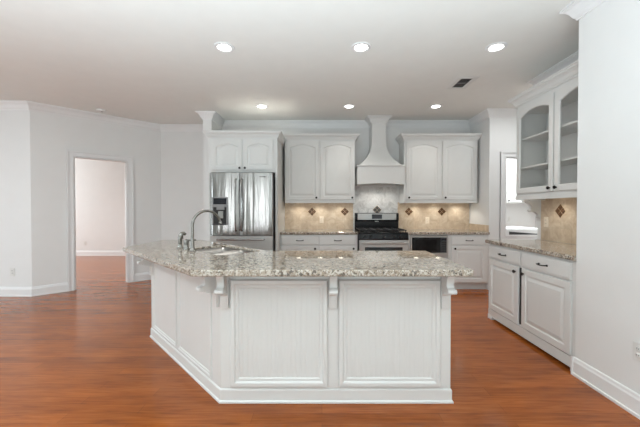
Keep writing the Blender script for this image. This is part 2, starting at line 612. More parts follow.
def outline(x0, x1, z0, z1, i, rise, y):
    a0, a1 = x0 + i, x1 - i
    xc, hw = (a0 + a1) / 2, (a1 - a0) / 2
    pts = [(a0, y, z0 + i), (a1, y, z0 + i)]
    for k in range(NA):
        s_ = 1 - 2 * k / (NA - 1)
        pts.append((xc + hw * s_, y, z1 - i - rise * s_ * s_))
    return pts


def front(x0, x1, z0, z1, rise=0.0, style='raised', stile=0.056, t=0.019):
    m = MB()
    e = 0.003
    L = [outline(x0, x1, z0, z1, 0, 0, 0), outline(x0, x1, z0, z1, 0, 0, -t + e), outline(x0, x1, z0, z1, e, 0, -t)]
    if style == 'slab':
        L += [outline(x0, x1, z0, z1, 0.012, 0, -t), outline(x0, x1, z0, z1, 0.016, 0, -t - 0.002)]
        return m.loft(L)
    if style == 'glass':
        L += [outline(x0, x1, z0, z1, stile, rise, -t), outline(x0, x1, z0, z1, stile + 0.007, rise, -t + 0.008), outline(x0, x1, z0, z1, stile + 0.007, rise, 0)]
        return m.loft(L, ring=True)
    L += [outline(x0, x1, z0, z1, stile, rise, -t), outline(x0, x1, z0, z1, stile + 0.006, rise, -t + 0.009),
          outline(x0, x1, z0, z1, stile + 0.016, rise, -t + 0.009), outline(x0, x1, z0, z1, stile + 0.045, rise, -t + 0.001)]
    return m.loft(L)


def knob(parent, x, z, y=-0.019):
    MB().lathe([(0.006, 0.0), (0.006, 0.012), (0.015, 0.016), (0.017, 0.022), (0.014, 0.029), (0.004, 0.032)], (x, y, z), (0, -1, 0), 16).build('knob', M['bronze'], parent)


def pull(parent, x, z, w=0.10, y=-0.021):
    m = MB()
    pts = [(x - w / 2, y, z), (x - w / 2, y - 0.024, z)]
    pts += [(x - w / 2 + w * k / 6, y - 0.026 - 0.006 * math.sin(PI * k / 6), z - 0.003 * math.sin(PI * k / 6)) for k in range(1, 6)]
    pts += [(x + w / 2, y - 0.024, z), (x + w / 2, y, z)]
    m.tube(pts, 0.0052, 8)
    for sx in (-1, 1):
        m.lathe([(0.010, 0), (0.009, 0.004), (0.005, 0.006)], (x + sx * w / 2, y, z), (0, -1, 0), 12)
    m.build('handle', M['bronze'], parent)


CCROWN = [(-0.004, 0.0), (0.010, 0.0), (0.012, 0.014), (0.022, 0.022), (0.034, 0.048), (0.052, 0.066), (0.062, 0.070), (0.064, 0.088), (0.070, 0.090), (0.070, 0.100), (-0.004, 0.100)]


def wall_cabinet(label, loc, w, z0, z1, depth, doors, rise, knobs, pucks, ends=(True, True), door_z=(0.075, 0.03)):
    """doors: list of (x0, x1); local face at y=0, cabinet runs back to y=depth"""
    t = thing('wall_cabinet', label, 'cabinet', (loc[0], loc[1], z0))
    h = z1 - z0
    m = MB().box(0, w, 0, depth, 0.03, h)
    m.box(0, 0.018, 0, depth, 0, 0.03).box(w - 0.018, w, 0, depth, 0, 0.03)
    m.build('body', M['cab'], t)
    MB().box(0, w, -0.008, 0.012, 0.0, 0.045, 0.003).build('light_rail', M['cab'], t)
    path = ([(0, depth)] if ends[0] else []) + [(0, 0), (w, 0)] + ([(w, depth)] if ends[1] else [])
    MB().sweep(path, [(o, z + h - 0.03) for o, z in CCROWN]).build('crown', M['cab'], t)
    for (x0, x1), kx in zip(doors, knobs):
        d = front(x0, x1, door_z[0] - 0.02, h - 0.045, rise).build('door', M['cab'], t)
        knob(d, kx, door_z[0] + 0.015)
    for px in pucks:
        MB().lathe([(0.034, 0.0), (0.036, -0.004), (0.036, -0.012), (0.030, -0.014)], (px, depth * 0.42, 0.03), (0, 0, 1)).build('puck_lamp', M['puck'], t)
        ld = bpy.data.lights.new('puck_light', 'SPOT')
        ld.energy, ld.color, ld.spot_size, ld.spot_blend, ld.shadow_soft_size = PUCK, (0.98, 0.95, 0.88), 2.6, 0.7, 0.03
        lo = bpy.data.objects.new('puck_light', ld)
        C.objects.link(lo)
        lo.parent = t
        lo.location = (px, depth * 0.5, 0.012)
    return t


PUCK = 3.0


def base_cabinet(label, loc, rz, w, depth, drawers, doors, knobs, kz, top=CT - 0.04, toe=0.105, dz=(0.715, 0.852), skirt=False, gap=None):
    t = thing('base_cabinet', label, 'cabinet', loc, rz)
    m = MB()
    m.box(0, w, 0, depth, toe, top)
    m.box(0.0, w, 0.07, depth, 0, toe)
    m.build('body', M['cab'], t)
    if skirt:
        sk = MB()
        sk.box(0, w, -0.012, 0.02, 0.028, toe + 0.012, 0.004)
        sk.box(-0.004, 0.07, -0.016, 0.03, 0.0, 0.05, 0.004)
        sk.box(w - 0.05, w, -0.014, 0.03, 0.0, 0.05, 0.004)
        sk.build('skirt', M['cab'], t)
    for x0, x1 in drawers:
        d = front(x0, x1, dz[0], dz[1], style='slab').build('drawer', M['cab'], t)
        pull(d, (x0 + x1) / 2, (dz[0] + dz[1]) / 2)
    for (x0, x1), kx in zip(doors, knobs):
        d = front(x0, x1, toe + 0.02, dz[0] - 0.018).build('door', M['cab'], t)
        knob(d, kx, kz)
    if gap:
        MB().box(gap[0], gap[1], -0.003, 0.001, toe + 0.03, dz[0] - 0.02).build('door_gap_shade', M['dark'], t, 'dark strip for the shade in the gap between the doors')  # dark strip put in for the shade between the doors
    return t


def slab(name, label, poly, z0=CT - 0.04, z1=CT, bev=0.008, hole=None):
    """stone worktop from a plan polygon (counter-clockwise) with an optional hole"""
    bm = bmesh.new()
    def loop(pts, z):
        vs = [bm.verts.new((x, y, z)) for x, y in pts]
        return vs, [bm.edges.new((vs[i], vs[(i + 1) % len(vs)])) for i in range(len(vs))]
    rings = []
    for z in (z0, z1):
        vs, es = loop(poly, z)
        hv, he = loop(hole, z) if hole else ([], [])
        bmesh.ops.triangle_fill(bm, use_beauty=True, use_dissolve=False, edges=es + he)
        rings.append((vs, hv))
    for k in (0, 1):
        a, b = rings[0][k], rings[1][k]
        for i in range(len(a)):
            j = (i + 1) % len(a)
            bm.faces.new((a[i], a[j], b[j], b[i]))
    bmesh.ops.recalc_face_normals(bm, faces=bm.faces)
    sharp = [e for e in bm.edges if len(e.link_faces) == 2 and e.calc_face_angle(0) > 0.5]
    top = [e for e in sharp if all(abs(v.co.z - z1) < 1e-5 or abs(v.co.z - z0) < 1e-5 for v in e.verts) and abs(e.verts[0].co.z - e.verts[1].co.z) < 1e-5]
    bmesh.ops.bevel(bm, geom=top, offset=bev, segments=3, profile=0.5, affect='EDGES')
    mb = MB()
    mb.bm.free()
    mb.bm = bm
    o = mb.build(name, M['granite'], smooth=8)
    return tag(o, label, 'countertop')


# ------------------------------------------------------------------ kitchen island
IY, IX0, IX1 = 2.046, -0.666, 0.845
FX, FY = -1.700, 3.108
island = thing('kitchen_island', 'white panelled kitchen island with beadboard front and angled wing on the wood floor', 'kitchen island', (0, 0, 0))
foot = [(IX0, IY), (IX1, IY), (IX1, 2.66), (-0.484, 2.66), (-1.424, 3.60), (FX, 3.60), (FX, FY)]
hole_u = []


def uv(u, v):     # plan frame of the angled wing: u along it (away), v across it (towards the back)
    r = math.sqrt(0.5)
    return (r * (v - u), r * (v + u))


# body is a shell so that the sink bowls hang inside it
m = MB()
outer, inner = foot, [(IX0 + 0.02, IY + 0.03), (IX1 - 0.02, IY + 0.02), (IX1 - 0.02, 2.655), (-0.487, 2.655), (-1.4275, 3.595), (FX + 0.02, 3.595), (FX + 0.02, FY + 0.01)]
m.loft([[(x, y, 0.0) for x, y in outer], [(x, y, 0.874) for x, y in outer], [(x, y, 0.874) for x, y in inner], [(x, y, 0.0) for x, y in inner]], ring=True)
m.build('body', M['cab'], island)
IBASE = [(0, 0), (0.016, 0), (0.016, 0.010), (0.008, 0.018), (0.008, 0.082), (0.004, 0.088), (0, 0.090)]
MB().sweep([(FX, 3.60), (FX, FY), (IX0, IY), (IX1, IY), (IX1, 2.66)][::-1], [(-o, z) for o, z in IBASE]).build('base_molding', M['cab'], island)


def frame_mb(x0, x1, z0, z1, wd, y=0.0, t=0.016):
    """picture-frame moulding standing off a face at local y, ridge profile"""
    m = MB()
    def rc(i, d):
        return [(x0 + i, y - d, z0 + i), (x1 - i, y - d, z0 + i), (x1 - i, y - d, z1 - i), (x0 + i, y - d, z1 - i)]
    prof = [(0, 0), (0, t * 0.5), (wd * 0.12, t), (wd * 0.45, t), (wd * 0.62, t * 0.55), (wd * 0.85, t * 0.5), (wd, t * 0.1), (wd, 0)]
    return m.loft([rc(i, d) for i, d in prof], ring=True)


def bead_mb(x0, x1, z0, z1, y, pitch):
    n = max(1, round((x1 - x0) / pitch))
    p = (x1 - x0) / n
    prof = [(x0, y)]
    for k in range(n):
        a = x0 + k * p
        g = 0.0035
        prof += [(a + 0.001, y - 0.005), (a + p - 0.0075, y - 0.005), (a + p - 0.0068, y - 0.0043), (a + p - 0.006, y - 0.0048), (a + p - 0.0037, y - 0.0055), (a + p - 0.0014, y - 0.0048), (a + p - 0.0006, y - 0.0043)]
    prof += [(x1, y)]
    return MB().prism(prof, z0, z1)


for x0, x1 in ((-0.600, 0.038), (0.107, 0.775)):
    bp = bead_mb(x0 + 0.05, x1 - 0.05, 0.150, 0.775, IY, 0.0315).build('beadboard_panel', M['cab'], island, smooth=25)
    frame_mb(x0, x1, 0.108, 0.812, 0.062, IY, 0.022).build('panel_molding', M['cab'], island)


def rotated(mb, rz, loc):
    bmesh.ops.transform(mb.bm, matrix=Matrix.Translation(loc) @ Matrix.Rotation(rz, 4, 'Z'), verts=mb.bm.verts)
    return mb


DX, DY = FX, FY
DL = math.hypot(IX0 - FX, IY - FY)
DR = math.atan2(IY - FY, IX0 - FX)
for x0, x1 in ((0.075, 0.700), (0.730, 1.355)):
    rotated(frame_mb(x0, x1, 0.108, 0.85, 0.036, 0.0, 0.012), DR, (DX, DY, 0)).build('side_molding', M['cab'], island)


def corbel_mb():
    """local: plate on the plane y=0, projecting to -y, x centred, z down from 0"""
    m = MB()
    w = 0.054
    m.box(-w / 2, w / 2, -0.022, 0.0, -0.248, 0.0, 0.002)
    prof = [(-0.013, 0.0), (-0.128, 0.0), (-0.128, -0.014), (-0.116, -0.018), (-0.104, -0.035), (-0.094, -0.060), (-0.092, -0.082), (-0.098, -0.094),
            (-0.116, -0.100), (-0.132, -0.106), (-0.136, -0.116), (-0.132, -0.126), (-0.116, -0.130), (-0.096, -0.128), (-0.090, -0.138), (-0.070, -0.146), (-0.046, -0.148), (-0.030, -0.158), (-0.013, -0.178)]
    ww = w * 0.42
    m.prism(prof, -ww, ww, 'x')
    m.round = True
    m.tube([(-w / 2, -0.117, -0.115), (w / 2, -0.117, -0.115)], 0.0155, 12)
    m.tube([(-w / 2, -0.060, -0.136), (w / 2, -0.060, -0.136)], 0.010, 10)
    return m


for cx_ in (-0.636, 0.072, 0.803):
    rotated(corbel_mb(), 0, (cx_, IY, 0.874)).build('corbel', M['cab'], island)
for t_ in (DL - 0.045, 0.06):
    rotated(corbel_mb(), DR, (DX + math.cos(DR) * t_, DY + math.sin(DR) * t_, 0.874)).build('corbel', M['cab'], island)

sink_u, sink_v = (2.25, 2.90), (1.140, 1.530)


def rrect(u0, u1, v0, v1, r, n=5):
    pts = []
    for cu, cv, a0 in ((u1 - r, v1 - r, 0), (u0 + r, v1 - r, PI / 2), (u0 + r, v0 + r, PI), (u1 - r, v0 + r, 1.5 * PI)):
        for k in range(n + 1):
            a = a0 + PI / 2 * k / n
            pts.append((cu + r * math.cos(a), cv + r * math.sin(a)))
    return pts


TOP = [(-0.770, 1.832), (0.890, 1.832), (0.898, 1.845), (0.898, 2.70), (-0.466, 2.70), (-1.412, 3.65), (-1.858, 3.65), (-1.866, 2.928)]
slab('island_countertop', 'speckled beige granite top of the island with a sink cut into its angled wing', TOP, hole=[uv(*p) for p in rrect(*sink_u, *sink_v, 0.06)])

sk = thing('kitchen_sink', 'stainless double bowl sink set under the island granite', 'sink', (*uv(2.58, 1.345), 0.65))
so = Vector((*uv(2.58, 1.345), 0.65))


def sinkpt(u, v, z):
    x, y = uv(u, v)
    return (x - so.x, y - so.y, z - so.z)


um = 2.585
for u0, u1 in ((sink_u[0] + 0.003, um - 0.012), (um + 0.012, sink_u[1] - 0.003)):
    v0, v1 = sink_v[0] + 0.003, sink_v[1] - 0.003
    loops = []
    for i, z, r in ((0, 0.893, 0.055), (0.002, 0.80, 0.055), (0.012, 0.72, 0.055), (0.03, 0.70, 0.05), (0.10, 0.692, 0.04), (0.145, 0.690, 0.01)):
        loops.append([sinkpt(u, v, z) for u, v in rrect(u0 + i, u1 - i, v0 + i, v1 - i, r)])
    m = MB()
    m.loft(loops, cap0=False)
    b = m.build('bowl', M['sink'], sk)
    sol = b.modifiers.new('thick', 'SOLIDIFY')
    sol.thickness = 0.002
    c = sinkpt((u0 + u1) / 2, (v0 + v1) / 2, 0.6925)
    MB().lathe([(0.042, 0), (0.040, 0.003), (0.028, 0.002), (0.006, 0.002)], c).build('drain', M['chrome'], b)
m = MB()
m.loft([[sinkpt(u, v, z) for u, v in rrect(um - 0.0115, um + 0.0115, sink_v[0] + 0.006, sink_v[1] - 0.006, 0.010)] for z in (0.80, 0.872, 0.876)])
m.build('divider', M['sink'], sk)

# faucet
fb = uv(2.668, 1.105)
fa = thing('kitchen_faucet', 'tall arched satin nickel faucet reaching over the island sink', 'faucet', (fb[0], fb[1], CT))
dv = Vector((math.sqrt(.5), math.sqrt(.5), 0))
du = Vector((-math.sqrt(.5), math.sqrt(.5), 0))
MB().lathe([(0.031, 0), (0.031, 0.004), (0.026, 0.010), (0.019, 0.022), (0.0165, 0.05), (0.0145, 0.10), (0.013, 0.11)]).build('base', M['chrome'], fa)
pts = [Vector((0, 0, 0.09)), Vector((0, 0, 0.20))]
R = 0.128
for k in range(0, 15):
    a = PI - (PI * 0.93) * k / 14
    pts.append(dv * (R + R * math.cos(a)) + Vector((0, 0, 0.215 + R * math.sin(a))))
MB().tube(pts, [0.0125] * 2 + [0.0125 - 0.0015 * k / 14 for k in range(15)], 14).build('spout', M['chrome'], fa)
e = pts[-1]
d = (pts[-1] - pts[-2]).normalized()
MB().tube([e - d * 0.002, e + d * 0.004, e + d * 0.018, e + d * 0.022], [0.0125, 0.0150, 0.0150, 0.011], 14).build('nozzle', M['chrome'], fa)
hb = uv(2.80, 1.105)
hd = thing('faucet_handle', 'stubby satin nickel lever handle between the tall spout and the side sprayer', 'faucet handle', (hb[0], hb[1], CT))
MB().lathe([(0.027, 0), (0.027, 0.004), (0.021, 0.012), (0.019, 0.05), (0.021, 0.07), (0.019, 0.085), (0.008, 0.092)]).build('base', M['chrome'], hd)
MB().tube([Vector((0, 0, 0.08)) + dv * k for k in (0.0, 0.03, 0.06, 0.085)], [0.010, 0.008, 0.007, 0.008], 10).build('lever', M['chrome'], hd)
sb = uv(2.955, 1.110)
sp = thing('side_sprayer', 'satin nickel side sprayer nearest the far tip of the island', 'sprayer', (sb[0], sb[1], CT))
MB().lathe([(0.029, 0), (0.029, 0.004), (0.022, 0.012), (0.019, 0.030), (0.0165, 0.034)]).build('holder', M['chrome'], sp)
MB().tube([Vector((0, 0, 0.034)), Vector((0, 0, 0.085)), Vector((0, 0, 0.112)) + dv * 0.004, Vector((0, 0, 0.130)) + dv * 0.016, Vector((0, 0, 0.134)) + dv * 0.034, Vector((0, 0, 0.122)) + dv * 0.05],
          [0.0155, 0.0185, 0.0200, 0.0190, 0.0160, 0.0120], 14).build('spray_head', M['chrome'], sp)
MB().tube([Vector((0, 0, 0.112)) + dv * 0.022, Vector((0, 0, 0.08)) + dv * 0.026], [0.005, 0.004], 8).build('trigger', M['dkgrey'], sp)

# ------------------------------------------------------------------ back wall: base run
BF = 4.90
bd = BW - BF - 0.002
base_cabinet('white base cabinet with two drawers left of the range', (-0.653, BF, 0), 0, 1.210, bd,
             [(0.022, 0.594), (0.612, 1.190)], [(0.022, 0.594), (0.612, 1.190)], [0.545, 1.145], 0.655)
slab('back_countertop', 'narrow granite counter between the fridge and the range', [(-0.655, 4.872), (0.557, 4.872), (0.557, BW - 0.013), (-0.655, BW - 0.013)])
mc = thing('microwave_cabinet', 'white base cabinet built around the microwave right of the range', 'cabinet', (1.335, BF, 0))
w = 0.660
m = MB()
m.box(0, 0.045, 0, bd, 0.105, 0.874).box(w - 0.022, w, 0, bd, 0.105, 0.874)
m.box(0.045, w - 0.022, 0, bd, 0.105, 0.50).box(0.045, w - 0.022, 0, bd, 0.862, 0.874).box(0.045, w - 0.022, 0.50, bd, 0.50, 0.862)
m.box(0, w, 0.07, bd, 0, 0.105)
m.build('body', M['cab'], mc)
d_ = front(0.05, w - 0.04, 0.125, 0.49, style='slab').build('drawer', M['cab'], mc)
pull(d_, w / 2, 0.31)
base_cabinet('white drawer-over-door base cabinet in the back right corner', (1.998, BF, 0), 0, 0.612, bd,
             [(0.03, 0.575)], [(0.03, 0.575)], [0.075], 0.655)
slab('back_countertop', 'granite counter above the microwave running into the right corner', [(1.333, 4.872), (NR - 0.001, 4.872), (NR - 0.001, BW - 0.013), (1.333, BW - 0.013)])

mw = thing('microwave', 'stainless built-in microwave with dark glass door below the counter', 'microwave', (1.382, BF - 0.02, 0.51))
MB().box(0, 0.588, 0.022, 0.44, 0.004, 0.345).build('body', M['dkgrey'], mw)
mb = MB()
mb.box(0, 0.588, 0, 0.022, 0.004, 0.080, 0.003).box(0, 0.588, 0, 0.022, 0.318, 0.345, 0.003)
mb.box(0, 0.024, 0, 0.022, 0.080, 0.318).box(0.564, 0.588, 0, 0.022, 0.080, 0.318)
mb.build('trim_frame', M['steel_h'], mw)
dd = MB().box(0.024, 0.468, -0.006, 0.022, 0.081, 0.318, 0.003).build('door', M['blackglass'], mw)
MB().box(0.075, 0.405, -0.008, -0.004, 0.115, 0.285, 0.002).build('window', M['black'], dd)
pp = MB().box(0.470, 0.564, -0.006, 0.022, 0.081, 0.318, 0.003).build('control_panel', M['dkgrey'], mw)
MB().box(0.480, 0.554, -0.008, -0.004, 0.272, 0.305).build('display', M['display'], pp)
bt = MB()
for r_ in range(5):
    for c_ in range(3):
        bt.box(0.482 + c_ * 0.025, 0.501 + c_ * 0.025, -0.008, -0.004, 0.095 + r_ * 0.034, 0.117 + r_ * 0.034, 0.001)
bt.build('keypad', M['iron'], pp)

# ------------------------------------------------------------------ range
RXC = 0.952
rg = thing('kitchen_range', 'stainless gas range with black cooktop standing under the hood', 'range', (RXC, 4.83, 0))
hw = 0.379
MB().box(-hw, hw, 0.03, 0.66, 0.07, 0.885).build('body', M['dkgrey'], rg)
for sx in (-1, 1):
    for y_ in (0.08, 0.6):
        MB().lathe([(0.02, 0), (0.02, 0.07)], (sx * 0.33, y_, 0)).build('foot', M['black'], rg)
ck = MB().box(-hw, hw, -0.005, 0.655, 0.885, 0.912, 0.006).build('cooktop', M['black'], rg)
for bx_, by_, br_ in ((-0.22, 0.16, 0.045), (-0.22, 0.45, 0.036), (0.22, 0.16, 0.05), (0.22, 0.45, 0.036), (0, 0.31, 0.04)):
    MB().lathe([(br_ + 0.015, 0), (br_ + 0.012, 0.008), (br_, 0.010), (br_, 0.018), (br_ * 0.8, 0.022), (0.005, 0.022)], (bx_, by_, 0.912)).build('burner', M['iron'], ck)
for gx0, gx1 in ((-0.365, -0.125), (-0.118, 0.118), (0.125, 0.365)):
    g = MB()
    z0, z1 = 0.936, 0.950
    for y_ in (0.04, 0.575):
        g.box(gx0, gx1, y_ - 0.008, y_ + 0.008, z0, z1, 0.003)
    for x_ in (gx0 + 0.008, gx1 - 0.008):
        g.box(x_ - 0.008, x_ + 0.008, 0.04, 0.575, z0, z1, 0.003)
    xm = (gx0 + gx1) / 2
    g.box(xm - 0.006, xm + 0.006, 0.04, 0.575, z0, z1, 0.002)
    for y_ in (0.16, 0.31, 0.45):
        g.box(gx0, gx1, y_ - 0.006, y_ + 0.006, z0, z1, 0.002)
    for x_ in (gx0 + 0.012, gx1 - 0.012):
        for y_ in (0.05, 0.565):
            g.box(x_ - 0.007, x_ + 0.007, y_ - 0.007, y_ + 0.007, 0.911, z0)
    g.build('grate', M['iron'], rg)
m = MB()
m.prism([(0.622, 0.912), (0.660, 0.912), (0.660, 1.205), (0.620, 1.205), (0.597, 1.19), (0.597, 1.09), (0.622, 1.06)], -hw, hw, 'x')
bg = m.build('backguard', M['black'], rg)
MB().box(-hw + 0.045, hw - 0.045, 0.590, 0.599, 1.085, 1.196, 0.004).build('steel_panel', M['steel_h'], bg)
MB().box(-0.088, 0.088, 0.586, 0.592, 1.105, 1.180, 0.002).build('display', M['display'], bg)
lg = MB()
for k in range(4):
    lg.box(-0.03 + k * 0.016, -0.019 + k * 0.016, 0.614, 0.624, 1.055, 1.066)
lg.build('badge', M['plate'], bg)
m = MB()
m.prism([(0.03, 0.80), (0.03, 0.887), (-0.012, 0.887), (-0.028, 0.815), (-0.020, 0.80)], -hw, hw, 'x')
cp = m.build('control_panel', M['black'], rg)
for kx in (-0.30, -0.21, 0.0, 0.16, 0.26):
    MB().lathe([(0.024, 0), (0.024, 0.006), (0.019, 0.012), (0.017, 0.032), (0.010, 0.034)], (kx, -0.018, 0.85), (0, -1, 0.22), 18).build('knob', M['iron'], cp)
od = MB().box(-hw, hw, -0.022, 0.028, 0.25, 0.795, 0.006).build('oven_door', M['steel_h'], rg)
MB().box(-0.29, 0.29, -0.026, -0.018, 0.36, 0.685, 0.004).build('window', M['blackglass'], od)
m = MB()
m.tube([(-0.34, -0.068, 0.752), (0.34, -0.068, 0.752)], 0.013, 14)
for sx in (-1, 1):
    m.tube([(sx * 0.31, -0.02, 0.752), (sx * 0.31, -0.068, 0.752)], 0.009, 10)
m.build('handle', M['steel_h'], od)
dr = MB().box(-hw, hw, -0.018, 0.028, 0.085, 0.24, 0.006).build('drawer', M['steel_h'], rg)

# ------------------------------------------------------------------ range hood
hd_ = thing('range_hood', 'white painted range hood with flared chimney reaching the ceiling', 'range hood', (0.953, 5.08, 1.66))
HD = BW - 5.08 - 0.002
z0, z1 = 1.675 - 1.66, 1.985 - 1.66
bw2 = 0.378
arch = [(-bw2, z0), (-bw2 + 0.05, z0)] + [(-bw2 + 0.05 + (2 * bw2 - 0.1) * k / 10, z0 + 0.016 * math.sin(PI * k / 10)) for k in range(1, 10)] + [(bw2 - 0.05, z0), (bw2, z0), (bw2, z1), (-bw2, z1)]
m = MB()
m.prism(arch, 0, 0.02, 'y')
m.box(-bw2, -bw2 + 0.02, 0.02, HD, z0, z1).box(bw2 - 0.02, bw2, 0.02, HD, z0, z1).box(-bw2 + 0.02, bw2 - 0.02, 0.02, HD, z1 - 0.02, z1)
m.build('mantel', M['cab'], hd_)
MB().sweep([(-bw2, HD), (-bw2, 0), (bw2, 0), (bw2, HD)], [(0.001, z1 - 0.022), (0.010, z1 - 0.018), (0.014, z1 - 0.002), (0.010, z1 + 0.006), (0.001, z1 + 0.006)]).build('ledge_molding', M['cab'], hd_)
loops = []
hz = H - 1.66 - 0.001
for k in range(0, 15):
    s_ = k / 14
    z = z1 + 0.004 + s_ * 0.46
    f_ = (1 - s_) ** 2.6
    hwid = 0.118 + (0.345 - 0.118) * f_
    fy = 0.18 - 0.165 * f_
    loops.append([(-hwid, HD, z), (-hwid, fy, z), (hwid, fy, z), (hwid, HD, z)])
loops.append([(-0.118, HD, hz), (-0.118, 0.18, hz), (0.118, 0.18, hz), (0.118, HD, hz)])
MB().loft(loops).build('chimney', M['cab'], hd_, smooth=30)
MB().sweep([(-0.118, HD - 0.09), (-0.118, 0.18), (0.118, 0.18), (0.118, HD - 0.09)], [(o, z - 1.66 - 0.001) for o, z in CROWN]).build('crown', M['cab'], hd_)
ln = MB().box(-bw2 + 0.021, bw2 - 0.021, 0.022, HD - 0.012, z0 + 0.035, z0 + 0.075).build('liner', M['steel_h'], hd_)
for kx in (-0.13, 0.13):
    MB().lathe([(0.026, 0), (0.024, -0.003), (0.01, -0.004)], (kx, 0.14, z0 + 0.0348)).build('lamp', M['lens'], ln)
    ld = bpy.data.lights.new('hood_light', 'SPOT')
    ld.energy, ld.color, ld.spot_size, ld.spot_blend, ld.shadow_soft_size = 3.0, (1, 0.97, 0.92), 2.4, 0.6, 0.03
    lo = bpy.data.objects.new('hood_light', ld)
    C.objects.link(lo)
    lo.parent = hd_
    lo.location = (kx, 0.22, z0 + 0.015)

# ------------------------------------------------------------------ wall cabinets on the back wall
UF = 5.20
ud = BW - UF - 0.002
wall_cabinet('white two-door wall cabinet left of the range hood', (-0.615, UF), 1.163, UB, 2.44, ud,
             [(0.020, 0.562), (0.590, 1.150)], 0.055, [0.522, 1.115], (0.22, 0.58, 0.94), (False, True))
wall_cabinet('white two-door wall cabinet right of the range hood', (1.362, UF), 1.215, UB, 2.44, ud,
             [(0.030, 0.605), (0.632, 1.195)], 0.055, [0.075, 0.675], (0.25, 0.62, 1.0), (True, True))

# fridge surround
FF = 4.62
fc = thing('fridge_cabinet', 'white over-fridge cabinet with two arched doors and tall side panels', 'cabinet', (-1.668, FF, 0))
fw = 1.010
fd = BW - FF - 0.002
MB().box(0, fw, 0, fd, 1.815, 2.35).build('body', M['cab'], fc)
MB().box(0, 0.035, 0, fd, 0, 1.815).build('side_panel', M['cab'], fc)
MB().box(fw - 0.030, fw, 0, fd, 0, 1.815).build('side_panel', M['cab'], fc)
MB().sweep([(0, fd - 0.12), (0, 0), (fw, 0), (fw, fd - 0.06)], [(o * 0.9, z + 2.315) for o, z in CCROWN]).build('crown', M['cab'], fc)
for x0, x1, kx in ((0.055, 0.493, 0.462), (0.510, 0.950, 0.540)):
    d_ = front(x0, x1, 1.845, 2.290, 0.05).build('door', M['cab'], fc)
    knob(d_, kx, 1.875)
MB().box(-0.09, 0.0, 0.38, 0.40, 0, 2.35).build('filler', M['cab'], fc)

# ------------------------------------------------------------------ refrigerator
rf = thing('refrigerator', 'stainless french-door refrigerator with ice dispenser below the white cabinet', 'refrigerator', (-1.146, 4.42, 0))
rw = 0.440
MB().box(-rw, rw, 0.09, 0.93, 0.04, 1.765, 0.004).build('body', M['dkgrey'], rf)
for sx in (-1, 1):
    for y_ in (0.15, 0.85):
        MB().lathe([(0.025, 0), (0.025, 0.042)], (sx * 0.38, y_, 0)).build('foot', M['black'], rf)


def bowed(x0, x1, z0, z1, d0=0.005, bow=0.012):
    """steel door skin with a gentle outward bow"""
    n = 10
    m = MB()
    loop = []
    for k in range(n + 1):
        s_ = k / n
        x = x0 + (x1 - x0) * s_
        edge = 0.010 if k in (0, n) else 0.0
        loop.append((x, d0 - bow * (1 - (2 * s_ - 1) ** 2) + edge))
    loop += [(x1, 0.088), (x0, 0.088)]
    return m.prism(loop, z0, z1)


def bar_handle(parent, pts, r=0.011):
    m = MB()
    m.tube(pts, r, 12)
    m.build('handle', M['steel'], parent)


dz0, dz1 = 0.900, 1.785
ld_ = bowed(-rw, -0.028, dz0, dz1).build('door', M['fridge'], rf)
rd_ = bowed(-0.022, rw, dz0, dz1).build('door', M['fridge'], rf)
for par, hx in ((ld_, -0.066), (rd_, 0.014)):
    pts = [(hx, 0.0, 0.965), (hx, -0.035, 0.975)]
    for k in range(9):
        s_ = k / 8
        pts.append((hx, -0.040 - 0.022 * math.sin(PI * s_), 0.99 + 0.68 * s_))
    pts += [(hx, -0.035, 1.685), (hx, 0.0, 1.695)]
    bar_handle(par, pts, 0.0115)
fz = bowed(-rw, rw, 0.080, 0.890, bow=0.014).build('freezer_drawer', M['steel_h'], rf)
pts = [(-0.33, 0.0, 0.845), (-0.33, -0.04, 0.845)] + [(-0.33 + 0.66 * k / 8, -0.045 - 0.012 * math.sin(PI * k / 8), 0.845) for k in range(1, 8)] + [(0.33, -0.04, 0.845), (0.33, 0.0, 0.845)]
bar_handle(fz, pts, 0.011)
dp = MB().box(-0.405, -0.180, -0.014, 0.004, 1.045, 1.440, 0.006).build('dispenser', M['grey'], rf, 'grey water and ice dispenser panel')
MB().box(-0.385, -0.200, -0.017, -0.010, 1.340, 1.425, 0.002).build('display', M['display'], dp)
MB().box(-0.385, -0.200, -0.0165, -0.010, 1.062, 1.300, 0.002).build('recess', M['dark'], dp)
MB().box(-0.335, -0.225, -0.030, -0.012, 1.262, 1.318, 0.004).build('spout', M['grey'], dp)
MB().box(-0.310, -0.240, -0.026, -0.014, 1.14, 1.245, 0.004).build('paddle', M['chrome'], dp)
MB().box(-0.385, -0.200, -0.032, -0.010, 1.050, 1.066, 0.003).build('drip_tray', M['dkgrey'], dp)
lg = MB()
for k in range(6):
    lg.box(0.268 + k * 0.014, 0.278 + k * 0.014, -0.0065, -0.001, 1.722, 1.734)
lg.build('badge', M['dkgrey'], rd_)

# ------------------------------------------------------------------ right-hand run
RF = 1.960
rl = 3.655 - (RY0 + 0.004)
base_cabinet('white two-drawer two-door base cabinet along the right wall under the glass cabinet', (RF, 3.655, 0), -PI / 2, rl, TX - RF - 0.002,
             [(0.020, 0.590), (0.612, 1.215)], [(0.020, 0.562), (0.616, 1.215)], [0.525, 0.650], 0.648, skirt=True, gap=(0.563, 0.615))
slab('side_countertop', 'granite counter on the right cabinet run beside the passage', [(1.926, RY0 + 0.002), (TX - 0.013, RY0 + 0.002), (TX - 0.013, 3.690), (1.926, 3.690)])

